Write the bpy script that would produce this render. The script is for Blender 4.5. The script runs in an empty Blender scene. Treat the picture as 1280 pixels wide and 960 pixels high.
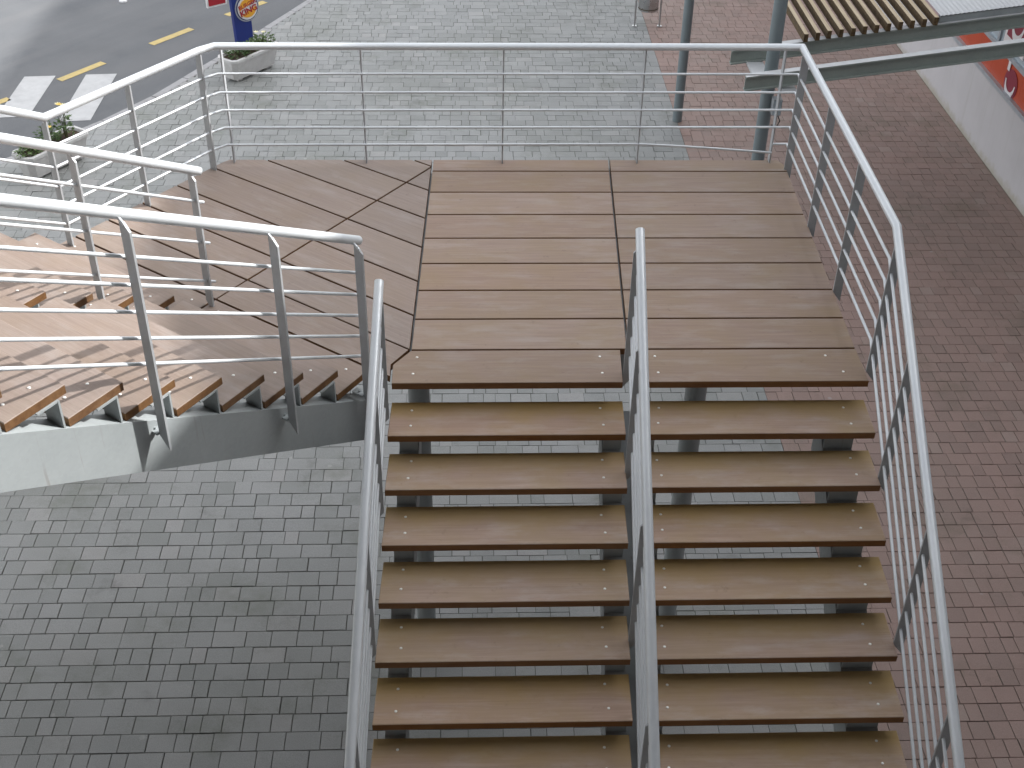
import bpy, math, random
from mathutils import Vector, Matrix
random.seed(7)
rad = math.radians
sc = bpy.context.scene
COL = sc.collection
Z0 = 3.4                      # height of the landing above the pavement

# ------------------------------------------------------------------ camera
f_px, pitch, yaw, roll = 1562.93, 0.638985, 0.046039, 0.022046
fw = Vector((math.sin(yaw)*math.cos(pitch), math.cos(yaw)*math.cos(pitch), -math.sin(pitch)))
rt = Vector((math.cos(yaw), -math.sin(yaw), 0)); up = rt.cross(fw)
r2 = rt*math.cos(roll) + up*math.sin(roll); u2 = up*math.cos(roll) - rt*math.sin(roll)
cam_d = bpy.data.cameras.new('camera'); cam = bpy.data.objects.new('camera', cam_d); COL.objects.link(cam)
cam_d.sensor_width = 36; cam_d.lens = f_px/1280*36; cam_d.clip_start = 0.05; cam_d.clip_end = 2000
M = Matrix((r2, u2, -fw)).transposed().to_4x4(); M.translation = (-0.1637, -5.9736, 4.4375+Z0)
cam.matrix_world = M
sc.camera = cam

# ------------------------------------------------------------------ sky, sun, exposure
SUN_EL = rad(33.8); SUN_PLAN = Vector((0.957, 0.288, 0)).normalized()      # towards the sun
w = bpy.data.worlds.new('World'); sc.world = w; w.use_nodes = True
nt = w.node_tree; bgn = nt.nodes['Background']
sky = nt.nodes.new('ShaderNodeTexSky'); sky.sky_type = 'NISHITA'; sky.sun_disc = False
sky.sun_elevation = SUN_EL; sky.sun_rotation = math.atan2(SUN_PLAN.x, SUN_PLAN.y)
sky.air_density = 1.0; sky.dust_density = 2.0; sky.ozone_density = 1.0
hz = nt.nodes.new('ShaderNodeHueSaturation'); hz.inputs['Saturation'].default_value = 0.16      # thin high haze: a whiter sky all over
nt.links.new(sky.outputs[0], hz.inputs['Color']); nt.links.new(hz.outputs[0], bgn.inputs[0]); bgn.inputs[1].default_value = 0.15
sl = bpy.data.lights.new('sun', 'SUN'); sl.energy = 2.0; sl.angle = rad(0.9); sl.color = (1.0, 0.98, 0.95)
so = bpy.data.objects.new('sun', sl); COL.objects.link(so)
so.rotation_euler = (-(SUN_PLAN*math.cos(SUN_EL) + Vector((0, 0, math.sin(SUN_EL))))).to_track_quat('-Z', 'Y').to_euler()
vs = sc.view_settings
vs.view_transform = 'Standard'; vs.look = 'None'; vs.gamma = 1; vs.use_curve_mapping = False; vs.exposure = 1.7

# ------------------------------------------------------------------ materials
class NT:
    def __init__(s, name):
        s.m = bpy.data.materials.new(name); s.m.use_nodes = True; s.t = s.m.node_tree
        s.b = s.t.nodes['Principled BSDF']
    def n(s, typ, ins=None, **kw):
        x = s.t.nodes.new(typ)
        for k, v in kw.items(): setattr(x, k, v)
        for k, v in (ins or {}).items():
            if isinstance(v, bpy.types.NodeSocket): s.t.links.new(v, x.inputs[k])
            else: x.inputs[k].default_value = v
        return x
    def ramp(s, fac, stops):
        x = s.n('ShaderNodeValToRGB', {0: fac}); cr = x.color_ramp
        while len(cr.elements) < len(stops): cr.elements.new(0.5)
        for e, (p, c) in zip(cr.elements, stops):
            e.position = p; e.color = (c, c, c, 1) if isinstance(c, (int, float)) else (*c, 1)
        return x.outputs[0]
    def math(s, op, a, b=0.0, c=0.0):
        return s.n('ShaderNodeMath', {0: a, 1: b, 2: c}, operation=op).outputs[0]
    def mix(s, f, a, b, mode='MIX'):
        x = s.n('ShaderNodeMix', data_type='RGBA', blend_type=mode)
        for i, v in ((0, f), (6, a), (7, b)):
            if isinstance(v, bpy.types.NodeSocket): s.t.links.new(v, x.inputs[i])
            elif i == 0: x.inputs[0].default_value = v
            else: x.inputs[i].default_value = (*v, 1)
        return x.outputs[2]
    def set(s, k, v):
        if isinstance(v, bpy.types.NodeSocket): s.t.links.new(v, s.b.inputs[k])
        else: s.b.inputs[k].default_value = (*v, 1) if isinstance(v, tuple) else v
        return s
    def bump(s, h, strength, dist=0.01):
        x = s.n('ShaderNodeBump', {'Height': h, 'Strength': strength, 'Distance': dist}); s.set('Normal', x.outputs[0])
    def coords(s, scale=(1, 1, 1), rot=0.0, rnd=40.0):
        tc = s.n('ShaderNodeTexCoord').outputs['Object']
        oi = s.n('ShaderNodeObjectInfo').outputs['Random']
        off = s.n('ShaderNodeCombineXYZ', {0: s.math('MULTIPLY', oi, rnd), 1: s.math('MULTIPLY', oi, rnd*1.7), 2: 0.0}).outputs[0]
        v = tc
        if rot:
            v = s.n('ShaderNodeVectorRotate', {'Vector': v, 'Angle': rot}, rotation_type='Z_AXIS').outputs[0]
        v = s.n('ShaderNodeVectorMath', {0: v, 1: off}, operation='ADD').outputs[0]
        return s.n('ShaderNodeVectorMath', {0: v, 1: scale}, operation='MULTIPLY').outputs[0], oi
    def noise(s, v, scale, detail=4, rough=0.55):
        return s.n('ShaderNodeTexNoise', {'Vector': v, 'Scale': scale, 'Detail': detail, 'Roughness': rough}).outputs[0]
    def world(s):
        return s.n('ShaderNodeNewGeometry').outputs['Position']

def wood(name, rot, edge=False, warm=0.0, gain=1.0, brown_back=False, sat=1.0):
    s = NT(name)
    v, oi = s.coords((1.0, 1.0, 1.0), rot)
    st = s.n('ShaderNodeVectorMath', {0: v, 1: (1.3, 26.0, 26.0)}, operation='MULTIPLY').outputs[0]
    g1 = s.noise(st, 1.6, 6, 0.62)
    st2 = s.n('ShaderNodeVectorMath', {0: v, 1: (3.0, 120.0, 120.0)}, operation='MULTIPLY').outputs[0]
    g2 = s.noise(st2, 1.2, 3, 0.6)
    bl = s.noise(v, 2.2, 5, 0.6)
    bl2 = s.noise(s.n('ShaderNodeVectorMath', {0: v, 1: (0.45, 1.6, 1.0)}, operation='MULTIPLY').outputs[0], 6.0, 5, 0.65)
    if edge:
        c = s.ramp(g1, [(0.3, (0.13, 0.056, 0.022) if not rot else (0.085, 0.04, 0.018)), (0.7, (0.24, 0.115, 0.048) if not rot else (0.165, 0.085, 0.038))])
        c = s.mix(s.ramp(bl2, [(0.35, 0.0), (0.7, 0.65)]), c, (0.225, 0.13, 0.065))
    else:
        a = (0.272+.01*warm, 0.210-.004*warm, 0.178-.012*warm); b = (0.366+.012*warm, 0.294-.004*warm, 0.256-.018*warm)
        c = s.ramp(g1, [(0.28, a), (0.72, b)])
        c = s.mix(s.ramp(g2, [(0.4, 0.0), (0.8, 0.4)]), c, (0.215, 0.16, 0.128))
        c = s.mix(s.ramp(bl, [(0.4, 0.0), (0.68, 0.6)]), c, (0.30, 0.228, 0.172-.03*warm))      # patches less bleached
        c = s.mix(s.ramp(bl2, [(0.5, 0.0), (0.72, 0.5)]), c, (0.40, 0.35, 0.32))        # grey bleached blotches
        c = s.mix(s.ramp(s.noise(v, 14, 5, 0.7), [(0.62, 0.0), (0.76, 0.4)]), c, (0.14, 0.10, 0.075))   # small stains
    if brown_back:      # yellow-brown towards the back of each tread
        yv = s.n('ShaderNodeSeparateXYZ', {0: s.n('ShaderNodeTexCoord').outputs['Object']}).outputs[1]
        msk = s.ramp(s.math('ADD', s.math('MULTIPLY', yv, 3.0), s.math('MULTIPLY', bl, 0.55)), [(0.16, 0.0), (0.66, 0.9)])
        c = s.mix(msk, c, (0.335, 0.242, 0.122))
    k = s.n('ShaderNodeMapRange', {0: oi, 3: 0.91*gain, 4: 1.06*gain}).outputs[0]
    c = s.mix(1.0, c, s.n('ShaderNodeCombineColor', {0: k, 1: k, 2: k}).outputs[0], 'MULTIPLY')
    hs = s.n('ShaderNodeHueSaturation', {'Color': c, 'Saturation': s.n('ShaderNodeMapRange', {0: s.math('FRACT', s.math('MULTIPLY', oi, 7.3)), 3: 0.98*sat, 4: 1.12*sat}).outputs[0]}).outputs[0]
    s.set('Base Color', hs); s.set('Roughness', s.ramp(g1, [(0.3, 0.62), (0.7, 0.78)])); s.set('Specular IOR Level', 0.35)
    s.bump(s.math('ADD', g1, s.math('MULTIPLY', g2, 0.5)), 0.35, 0.004)
    return s.m

def steel(name, lo, hi, metallic=0.35, rough=0.45, stain=0.0, scale=1.0):
    s = NT(name); p = s.world()
    n1 = s.noise(p, 3.0*scale, 5, 0.6); n2 = s.noise(p, 40*scale, 3, 0.5)
    vo = s.n('ShaderNodeTexVoronoi', {'Vector': p, 'Scale': 55.0*scale}).outputs['Color']
    c = s.ramp(n1, [(0.3, lo), (0.7, hi)])
    c = s.mix(0.03, c, s.n('ShaderNodeRGBToBW', {0: vo}).outputs[0], 'OVERLAY')
    if stain:
        sp = s.n('ShaderNodeVectorMath', {0: p, 1: (22.0, 22.0, 0.9)}, operation='MULTIPLY').outputs[0]
        c = s.mix(s.ramp(s.noise(sp, 1.5, 4), [(0.66, 0.0), (0.76, stain)]), c, (0.17, 0.13, 0.09))
    s.set('Base Color', c); s.set('Metallic', metallic)
    s.set('Roughness', s.ramp(n2, [(0.3, rough-0.06), (0.7, rough+0.1)])); s.bump(n2, 0.02, 0.001)
    return s.m

def paver(name, cols, dirt, rough=0.62):
    s = NT(name); p = s.world()
    oi = s.n('ShaderNodeObjectInfo').outputs['Random']; ri = s.n('ShaderNodeNewGeometry').outputs['Random Per Island']
    k = s.math('FRACT', s.math('ADD', s.math('MULTIPLY', oi, 5.13), ri))
    c = s.ramp(k, cols)
    big = s.noise(p, 0.55, 5, 0.6)
    c = s.mix(s.ramp(big, [(0.38, 0.0), (0.75, 0.55)]), c, dirt)
    spot = s.noise(p, 2.6, 4, 0.65)
    c = s.mix(s.ramp(spot, [(0.62, 0.0), (0.76, 0.4)]), c, tuple(x*0.55 for x in dirt))
    moss = s.noise(p, 1.15, 6, 0.7)
    c = s.mix(s.ramp(moss, [(0.54, 0.0), (0.68, 0.45)]), c, (dirt[0]*0.62, dirt[1]*0.66, dirt[2]*0.55))
    gum = s.n('ShaderNodeTexVoronoi', {'Vector': p, 'Scale': 2.3}).outputs['Distance']
    c = s.mix(s.ramp(gum, [(0.035, 0.45), (0.06, 0.0)]), c, (0.42, 0.41, 0.40))
    fine = s.noise(p, 160, 2, 0.7)
    c = s.mix(0.35, c, s.ramp(fine, [(0.25, 0.2), (0.75, 0.8)]), 'OVERLAY')
    s.set('Base Color', c); s.set('Roughness', s.ramp(spot, [(0.3, rough-0.1), (0.7, rough+0.12)])); s.set('Specular IOR Level', 0.5)
    s.bump(s.math('ADD', fine, s.noise(p, 30, 3)), 0.4, 0.003)
    return s.m

def plain(name, col, rough=0.5, metallic=0.0, var=0.12, scale=8.0, bump=0.0, dirt=None):
    s = NT(name); p = s.world(); n1 = s.noise(p, scale, 5, 0.6)
    c = s.ramp(n1, [(0.25, tuple(x*(1-var) for x in col)), (0.75, tuple(min(1, x*(1+var)) for x in col))])
    if dirt: c = s.mix(s.ramp(s.noise(p, scale*0.35, 6, 0.65), [(0.5, 0.0), (0.72, 0.6)]), c, dirt)
    s.set('Base Color', c); s.set('Roughness', rough); s.set('Metallic', metallic)
    if bump: s.bump(s.noise(p, scale*14, 3), bump, 0.004)
    return s.m

ANG = rad(-36.5)                                     # direction of the slanting boards
MW = dict(
 wood=wood('weathered_hardwood', 0.0, warm=0.7, gain=0.9, sat=1.1), tread=wood('weathered_hardwood_tread', 0.0, warm=1.0, gain=1.2, brown_back=True, sat=1.08), wood_d=wood('weathered_hardwood_slanting', -ANG, gain=0.87, sat=0.95),
 edge=wood('hardwood_sawn_edge', 0.0, True), edge_d=wood('hardwood_sawn_edge_slanting', -ANG, True),
 galv=steel('galvanised_steel', (0.30, 0.328, 0.335), (0.345, 0.372, 0.38), 0.03, 0.5, 0.4),
 post=steel('galvanised_flat_bar', (0.38, 0.395, 0.41), (0.44, 0.455, 0.47), 0.15, 0.5),
 rail=steel('silver_painted_tube', (0.58, 0.61, 0.64), (0.68, 0.71, 0.73), 0.25, 0.36, 0.0, 0.6),
 bolt=plain('zinc_bolt', (0.85, 0.84, 0.8), 0.3, 0.4), rust=plain('rusty_steel', (0.19, 0.11, 0.06), 0.8, 0.1, 0.4, 30),
 gray=paver('gray_concrete_paver', [(0.0, (0.255, 0.263, 0.255)), (0.3, (0.288, 0.294, 0.289)), (0.9, (0.322, 0.325, 0.32)), (1.0, (0.355, 0.348, 0.342))], (0.215, 0.222, 0.20)),
 red=paver('red_concrete_paver', [(0.0, (0.285, 0.202, 0.175)), (0.4, (0.33, 0.228, 0.196)), (0.93, (0.345, 0.238, 0.205)), (1.0, (0.36, 0.27, 0.235))], (0.25, 0.20, 0.17)),
 joint=plain('joint_sand', (0.095, 0.095, 0.078), 0.9, 0, 0.35, 9),
 kerb=plain('concrete_kerb', (0.36, 0.355, 0.36), 0.75, 0, 0.12, 9, 0.2, (0.25, 0.24, 0.23)),
 conc=plain('planter_concrete', (0.64, 0.63, 0.62), 0.75, 0, 0.08, 14, 0.3, (0.50, 0.49, 0.47)),
 soil=plain('potting_soil', (0.07, 0.045, 0.03), 0.95, 0, 0.5, 40, 0.6),
 wall=plain('white_render', (0.52, 0.51, 0.525), 0.8, 0, 0.05, 2.0, 0.15, (0.47, 0.455, 0.45)),
 plaster=plain('grey_render', (0.42, 0.41, 0.40), 0.85, 0, 0.06, 3.0),
 slab=plain('cast_concrete', (0.30, 0.295, 0.285), 0.85, 0, 0.12, 4.0, 0.2),
 frame=plain('aluminium_frame', (0.42, 0.46, 0.50), 0.4, 0.4), orange=plain('orange_vinyl', (0.50, 0.062, 0.016), 0.35, 0, 0.06, 6),
 burg=plain('burgundy_vinyl', (0.25, 0.018, 0.045), 0.35, 0, 0.06, 6), wvinyl=plain('white_vinyl', (0.80, 0.78, 0.80), 0.35, 0, 0.03, 6),
 roofw=plain('white_roof_sheet', (0.84, 0.86, 0.88), 0.45, 0, 0.02, 3, 0, (0.78, 0.80, 0.82)),
 beam=steel('grey_green_painted_steel', (0.26, 0.295, 0.275), (0.31, 0.345, 0.32), 0.1, 0.45), beamtop=plain('pale_grey_lit_flange_and_bracket', (0.50, 0.51, 0.52), 0.5),
 column=plain('blue_grey_column_paint', (0.20, 0.24, 0.255), 0.42, 0.1, 0.06, 3), slatw=None,
 yellow=plain('yellow_road_paint', (0.56, 0.43, 0.17), 0.7, 0, 0.12, 12, 0.2, (0.40, 0.32, 0.17)),
 white=plain('white_road_paint', (0.50, 0.50, 0.50), 0.7, 0, 0.1, 7, 0.2, (0.33, 0.33, 0.335)),
 blue=plain('blue_sign_paint', (0.012, 0.03, 0.20), 0.3, 0, 0.08, 4), redp=plain('red_sign_paint', (0.42, 0.02, 0.035), 0.35),
 yel=plain('yellow_sign_print', (0.85, 0.42, 0.04), 0.35), wht=plain('white_sign_print', (0.80, 0.80, 0.80), 0.35), navy=plain('navy_sign_ring', (0.02, 0.03, 0.14), 0.35),
 silver=plain('silver_ring', (0.55, 0.58, 0.62), 0.35, 0.4), inox=steel('stainless_steel', (0.42, 0.42, 0.42), (0.55, 0.55, 0.55), 0.8, 0.3), liner=plain('dark_liner', (0.10, 0.085, 0.06), 0.6),
 petal=plain('yellow_petal', (0.80, 0.55, 0.12), 0.6), cream=plain('cream_petal', (0.78, 0.72, 0.45), 0.6), black=plain('black_cable', (0.02, 0.02, 0.02), 0.5),
 lampgrey=plain('lamp_grey', (0.36, 0.38, 0.40), 0.45, 0.2), stem=plain('plant_stem', (0.09, 0.10, 0.03), 0.7), paper=plain('white_paper', (0.8, 0.8, 0.8), 0.7),
)
def glassmat():
    s = NT('shop_glass'); s.set('Base Color', (0.42, 0.50, 0.56)); s.set('Roughness', 0.08); s.set('Specular IOR Level', 0.8); return s.m
MW['glass'] = glassmat()
def splash():          # splash dirt along the foot of the rendered wall
    s = NT('white_render_with_splash_dirt'); p = s.world(); z = s.n('ShaderNodeSeparateXYZ', {0: p}).outputs[2]
    c = s.ramp(s.noise(p, 2.0, 5, 0.6), [(0.3, (0.50, 0.49, 0.505)), (0.7, (0.54, 0.53, 0.545))])
    stt = s.n('ShaderNodeVectorMath', {0: p, 1: (1.0, 7.0, 0.5)}, operation='MULTIPLY').outputs[0]
    c = s.mix(s.ramp(s.noise(stt, 1.4, 5), [(0.55, 0.0), (0.8, 0.35)]), c, (0.40, 0.39, 0.37))
    m_ = s.ramp(s.math('SUBTRACT', s.math('MULTIPLY', s.noise(p, 5.0, 6, 0.7), 0.3), z), [(0.02, 0.0), (0.13, 0.75)])
    s.set('Base Color', s.mix(m_, c, (0.37, 0.345, 0.27))); s.set('Roughness', 0.85); s.bump(s.noise(p, 60, 3), 0.2, 0.004)
    return s.m
MW['wall'] = splash()
def slatmat():
    s = NT('canopy_slat_wood'); v, oi = s.coords((30, 1.2, 30)); g = s.noise(v, 1.5, 5)
    c = s.ramp(g, [(0.3, (0.42, 0.33, 0.21)), (0.7, (0.58, 0.48, 0.34))])
    s.set('Base Color', c); s.set('Roughness', 0.7); return s.m
MW['slatw'] = slatmat()
def slatedge():
    s = NT('canopy_slat_end'); s.set('Base Color', s.ramp(s.noise(s.world(), 30, 4), [(0.3, (0.05, 0.028, 0.012)), (0.7, (0.13, 0.085, 0.035))])); s.set('Roughness', 0.75); return s.m
MW['slate'] = slatedge()
def leafmat(name, a, b):
    s = NT(name); ri = s.n('ShaderNodeNewGeometry').outputs['Random Per Island']
    s.set('Base Color', s.ramp(ri, [(0.0, a), (1.0, b)])); s.set('Roughness', 0.5)
    return s.m
MW['leaf'] = leafmat('leaf', (0.035, 0.075, 0.018), (0.10, 0.17, 0.045)); MW['leaf2'] = leafmat('leaf_pale', (0.06, 0.11, 0.03), (0.16, 0.24, 0.08))
def asphalt():
    s = NT('asphalt'); p = s.world()
    f = s.noise(p, 220, 2, 0.7); m = s.noise(p, 1.1, 6, 0.62)
    st = s.n('ShaderNodeVectorMath', {0: s.n('ShaderNodeVectorRotate', {'Vector': p, 'Angle': rad(-55)}, rotation_type='Z_AXIS').outputs[0], 1: (0.25, 2.2, 1)}, operation='MULTIPLY').outputs[0]
    lane = s.noise(st, 1.0, 3)
    c = s.ramp(m, [(0.3, (0.095, 0.10, 0.108)), (0.7, (0.13, 0.135, 0.142))])
    c = s.mix(s.ramp(lane, [(0.4, 0.0), (0.65, 0.5)]), c, (0.15, 0.15, 0.153))
    c = s.mix(0.5, c, s.ramp(f, [(0.2, 0.15), (0.8, 0.85)]), 'OVERLAY')
    s.set('Base Color', c); s.set('Roughness', 0.7); s.bump(f, 0.5, 0.004)
    return s.m
MW['asphalt'] = asphalt()

# ------------------------------------------------------------------ mesh helpers
WLOC = {}
def link(name, me, parent=None, loc=(0, 0, 0)):
    o = bpy.data.objects.new(name, me); COL.objects.link(o)
    loc = Vector(loc); WLOC[o.name] = loc
    if parent is not None:
        o.parent = parent; o.location = loc - WLOC[parent.name]
    else: o.location = loc
    return o
def thing(name, label, cat, loc, group=None, kind=None):
    o = link(name, None, None, loc); o.empty_display_size = 0.2
    if kind: o['kind'] = kind
    else: tag(o, label, cat, group)
    return o
def tag(o, label, cat, group=None):
    o['label'] = label; o['category'] = cat
    if group: o['group'] = group
    return o
class MB:
    def __init__(s): s.v = []; s.f = []; s.mi = []; s.sm = []
    def add(s, vs_, fs, mi=0, smooth=False):
        b = len(s.v); s.v += [tuple(x) for x in vs_]
        for i, f in enumerate(fs):
            s.f.append(tuple(b+j for j in f)); s.mi.append(mi[i] if isinstance(mi, (list, tuple)) else mi); s.sm.append(smooth)
        return s
    def prism(s, poly, z0, z1, ch=0.0, side=1, top=0):
        """convex plan polygon (ccw) pushed up from z0 to z1, arris ch; z may be a function of (x,y)"""
        zf = (lambda x, y, z=z1: z) if not callable(z1) else z1
        zb = (lambda x, y, z=z0: z) if not callable(z0) else z0
        n = len(poly); rings = [[(x, y, zb(x, y)) for x, y in poly]]
        if ch:
            rings.append([(x, y, zf(x, y)-ch) for x, y in poly]); ins = inset(poly, ch)
            if len(ins) == n: rings.append([(x, y, zf(x, y)) for x, y in ins])
            else: rings[-1] = [(x, y, zf(x, y)) for x, y in poly]
        else: rings.append([(x, y, zf(x, y)) for x, y in poly])
        vv = [p for r in rings for p in r]; ff = [tuple(range(n))[::-1]]; mm = [side]
        for k in range(len(rings)-1):
            for i in range(n):
                j = (i+1) % n; ff.append((k*n+i, k*n+j, (k+1)*n+j, (k+1)*n+i)); mm.append(side if k == 0 else top)
        b = (len(rings)-1)*n; ff.append(tuple(b+i for i in range(n))); mm.append(top)
        return s.add(vv, ff, mm)
    def hexa(s, a, b, mi=0):
        """two quads of 4 points each (matching order)"""
        return s.add(list(a)+list(b), [(0, 3, 2, 1), (4, 5, 6, 7), (0, 1, 5, 4), (1, 2, 6, 5), (2, 3, 7, 6), (3, 0, 4, 7)], mi)
    def box(s, c, X, Y, Zv, mi=0):
        c, X, Y, Zv = Vector(c), Vector(X), Vector(Y), Vector(Zv)
        return s.hexa([c-X-Y-Zv, c+X-Y-Zv, c+X+Y-Zv, c-X+Y-Zv], [c-X-Y+Zv, c+X-Y+Zv, c+X+Y+Zv, c-X+Y+Zv], mi)
    def tube(s, pts, r, seg=12, cap=True, mi=0, closed=False):
        pts = [Vector(p) for p in pts]; n = len(pts); rings = []
        for i, p in enumerate(pts):
            a = (p-pts[i-1]).normalized() if i else None; b = (pts[i+1]-p).normalized() if i < n-1 else None
            t = ((a or b)+(b or a)).normalized(); d = b or a
            k = 1/max(0.35, t.dot(d)); ref = Vector((0, 0, 1)) if abs(t.z) < 0.9 else Vector((1, 0, 0))
            sx = t.cross(ref).normalized(); sy = sx.cross(t)
            if a and b:
                bend = (b-a)
                bend = bend.normalized() if bend.length > 1e-6 else None
            else: bend = None
            rr = []
            for q in range(seg):
                an = 2*math.pi*q/seg; v = (sx*math.cos(an)+sy*math.sin(an))*r
                if bend: v = v+bend*(v.dot(bend))*(k-1)
                rr.append(p+v)
            rings.append(rr)
        vv = [x for r_ in rings for x in r_]; ff = []
        for i in range(n-1):
            for q in range(seg):
                z = (q+1) % seg; ff.append((i*seg+q, i*seg+z, (i+1)*seg+z, (i+1)*seg+q))
        s.add(vv, ff, mi, True)
        if cap:
            s.add(rings[0], [tuple(range(seg))], mi); s.add(rings[-1], [tuple(range(seg))[::-1]], mi)
        return s
    def loft(s, rings, mi=0, caps=True, smooth=False):
        n = len(rings[0]); ff = []
        for k in range(len(rings)-1):
            for i in range(n):
                j = (i+1) % n; ff.append((k*n+i, k*n+j, (k+1)*n+j, (k+1)*n+i))
        s.add([p for r in rings for p in r], ff, mi, smooth)
        if caps: s.add(rings[0], [tuple(range(n))[::-1]], mi); s.add(rings[-1], [tuple(range(n))], mi)
        return s
    def build(s, name, mats, parent=None, centre=True):
        if centre:
            xs = list(zip(*s.v)); c = Vector([(min(a)+max(a))/2 for a in xs])
        else: c = Vector((0, 0, 0))
        me = bpy.data.meshes.new(name)
        me.from_pydata([tuple(Vector(p)-c) for p in s.v], [], s.f)
        for m in (mats if isinstance(mats, (list, tuple)) else [mats]): me.materials.append(MW[m] if isinstance(m, str) else m)
        me.polygons.foreach_set('material_index', s.mi); me.polygons.foreach_set('use_smooth', s.sm)
        import bmesh
        bm = bmesh.new(); bm.from_mesh(me); bmesh.ops.recalc_face_normals(bm, faces=bm.faces[:]); bm.to_mesh(me); bm.free()
        me.update()
        return link(name, me, parent, c)
def clip(poly, p, n, keep=0.0):
    """keep the side where (x-p).n >= keep"""
    out = []
    for i in range(len(poly)):
        a, b = poly[i], poly[(i+1) % len(poly)]
        da = (a[0]-p[0])*n[0]+(a[1]-p[1])*n[1]-keep; db = (b[0]-p[0])*n[0]+(b[1]-p[1])*n[1]-keep
        if da >= 0: out.append(a)
        if (da >= 0) != (db >= 0):
            t = da/(da-db); out.append((a[0]+(b[0]-a[0])*t, a[1]+(b[1]-a[1])*t))
    res = []
    for p_ in out:
        if not res or math.hypot(p_[0]-res[-1][0], p_[1]-res[-1][1]) > 1e-4: res.append(p_)
    if len(res) > 1 and math.hypot(res[0][0]-res[-1][0], res[0][1]-res[-1][1]) < 1e-4: res.pop()
    return res
def inset(poly, d):
    out = poly
    for i in range(len(poly)):
        a, b = poly[i], poly[(i+1) % len(poly)]; L = math.hypot(b[0]-a[0], b[1]-a[1])
        if L < 1e-6: continue
        out = clip(out, a, (-(b[1]-a[1])/L, (b[0]-a[0])/L), d)
        if len(out) < 3: return []
    return out
def ccw(poly):
    A = sum(poly[i][0]*poly[(i+1) % len(poly)][1]-poly[(i+1) % len(poly)][0]*poly[i][1] for i in range(len(poly)))
    return poly if A > 0 else poly[::-1]
def V3(x, y, z): return Vector((x, y, z+Z0))          # a point given relative to the landing's walking surface

# ------------------------------------------------------------------ ground, road, pavement
g = MB().add([(-300, -300, -0.1), (300, -300, -0.1), (300, 300, -0.1), (-300, 300, -0.1)], [(0, 1, 2, 3)]).build('road', 'asphalt'); g['kind'] = 'structure'
KERB = [(-60, -20), (-14, 3.7), (-9, 7.2), (-7.2, 8.95), (-6.2, 10.05), (-5.42, 11.02), (-4.87, 11.87), (-4.19, 13.26), (-3.55, 14.68), (-2.82, 16.31), (-2.2, 17.8), (-1.0, 21.0), (3.0, 32.0), (9, 60)]
def kerb_x(y):
    for a, b in zip(KERB[:-1], KERB[1:]):
        if a[1] <= y <= b[1]: return a[0]+(b[0]-a[0])*(y-a[1])/(b[1]-a[1])
    return KERB[0][0] if y < KERB[0][1] else KERB[-1][0]
SPLIT = 2.97                                          # where grey paving meets red paving
def sheet(name, pts_left, pts_right, z, mat):
    m = MB(); n = len(pts_left); vv = [(x, y, z) for x, y in pts_left]+[(x, y, z) for x, y in pts_right]
    vv += [(x, y, -0.099) for x, y, _ in vv]
    ff = [(i, n+i, n+i+1, i+1) for i in range(n-1)]+[(i, i+1, 2*n+i+1, 2*n+i) for i in range(n-1)]
    m.add(vv, ff); o = m.build(name, mat, None, False); o['kind'] = 'structure'; return o
ys = sorted(set([p[1] for p in KERB]+[-20.0, 0.0]))
ys = [y for y in ys if y >= -20]
gp = sheet('grey_pavement', [(kerb_x(y)+0.13, y) for y in ys], [(max(SPLIT, kerb_x(y)+.3), y) for y in ys], -0.0105, 'joint')
rp = sheet('red_pavement', [(SPLIT, y) for y in (-20, 40)], [(60, y) for y in (-20, 40)], -0.011, 'joint')
kb = MB()
for a, b in zip(KERB[1:-2], KERB[2:-1]):
    d = Vector((b[0]-a[0], b[1]-a[1])); L = d.length; nst = max(1, round(L/1.0)); d /= L; nn = Vector((d.y, -d.x))
    for i in range(nst):
        p = Vector(a)+d*(L*i/nst+0.005); q = Vector(a)+d*(L*(i+1)/nst-0.005)
        poly = ccw([tuple(p), tuple(q), tuple(q+nn*0.125), tuple(p+nn*0.125)])
        MB().prism(poly, -0.098, 0.004+random.uniform(-.002, .002), 0.008, 0, 0).build('kerb_stone', 'kerb', gp)

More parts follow.
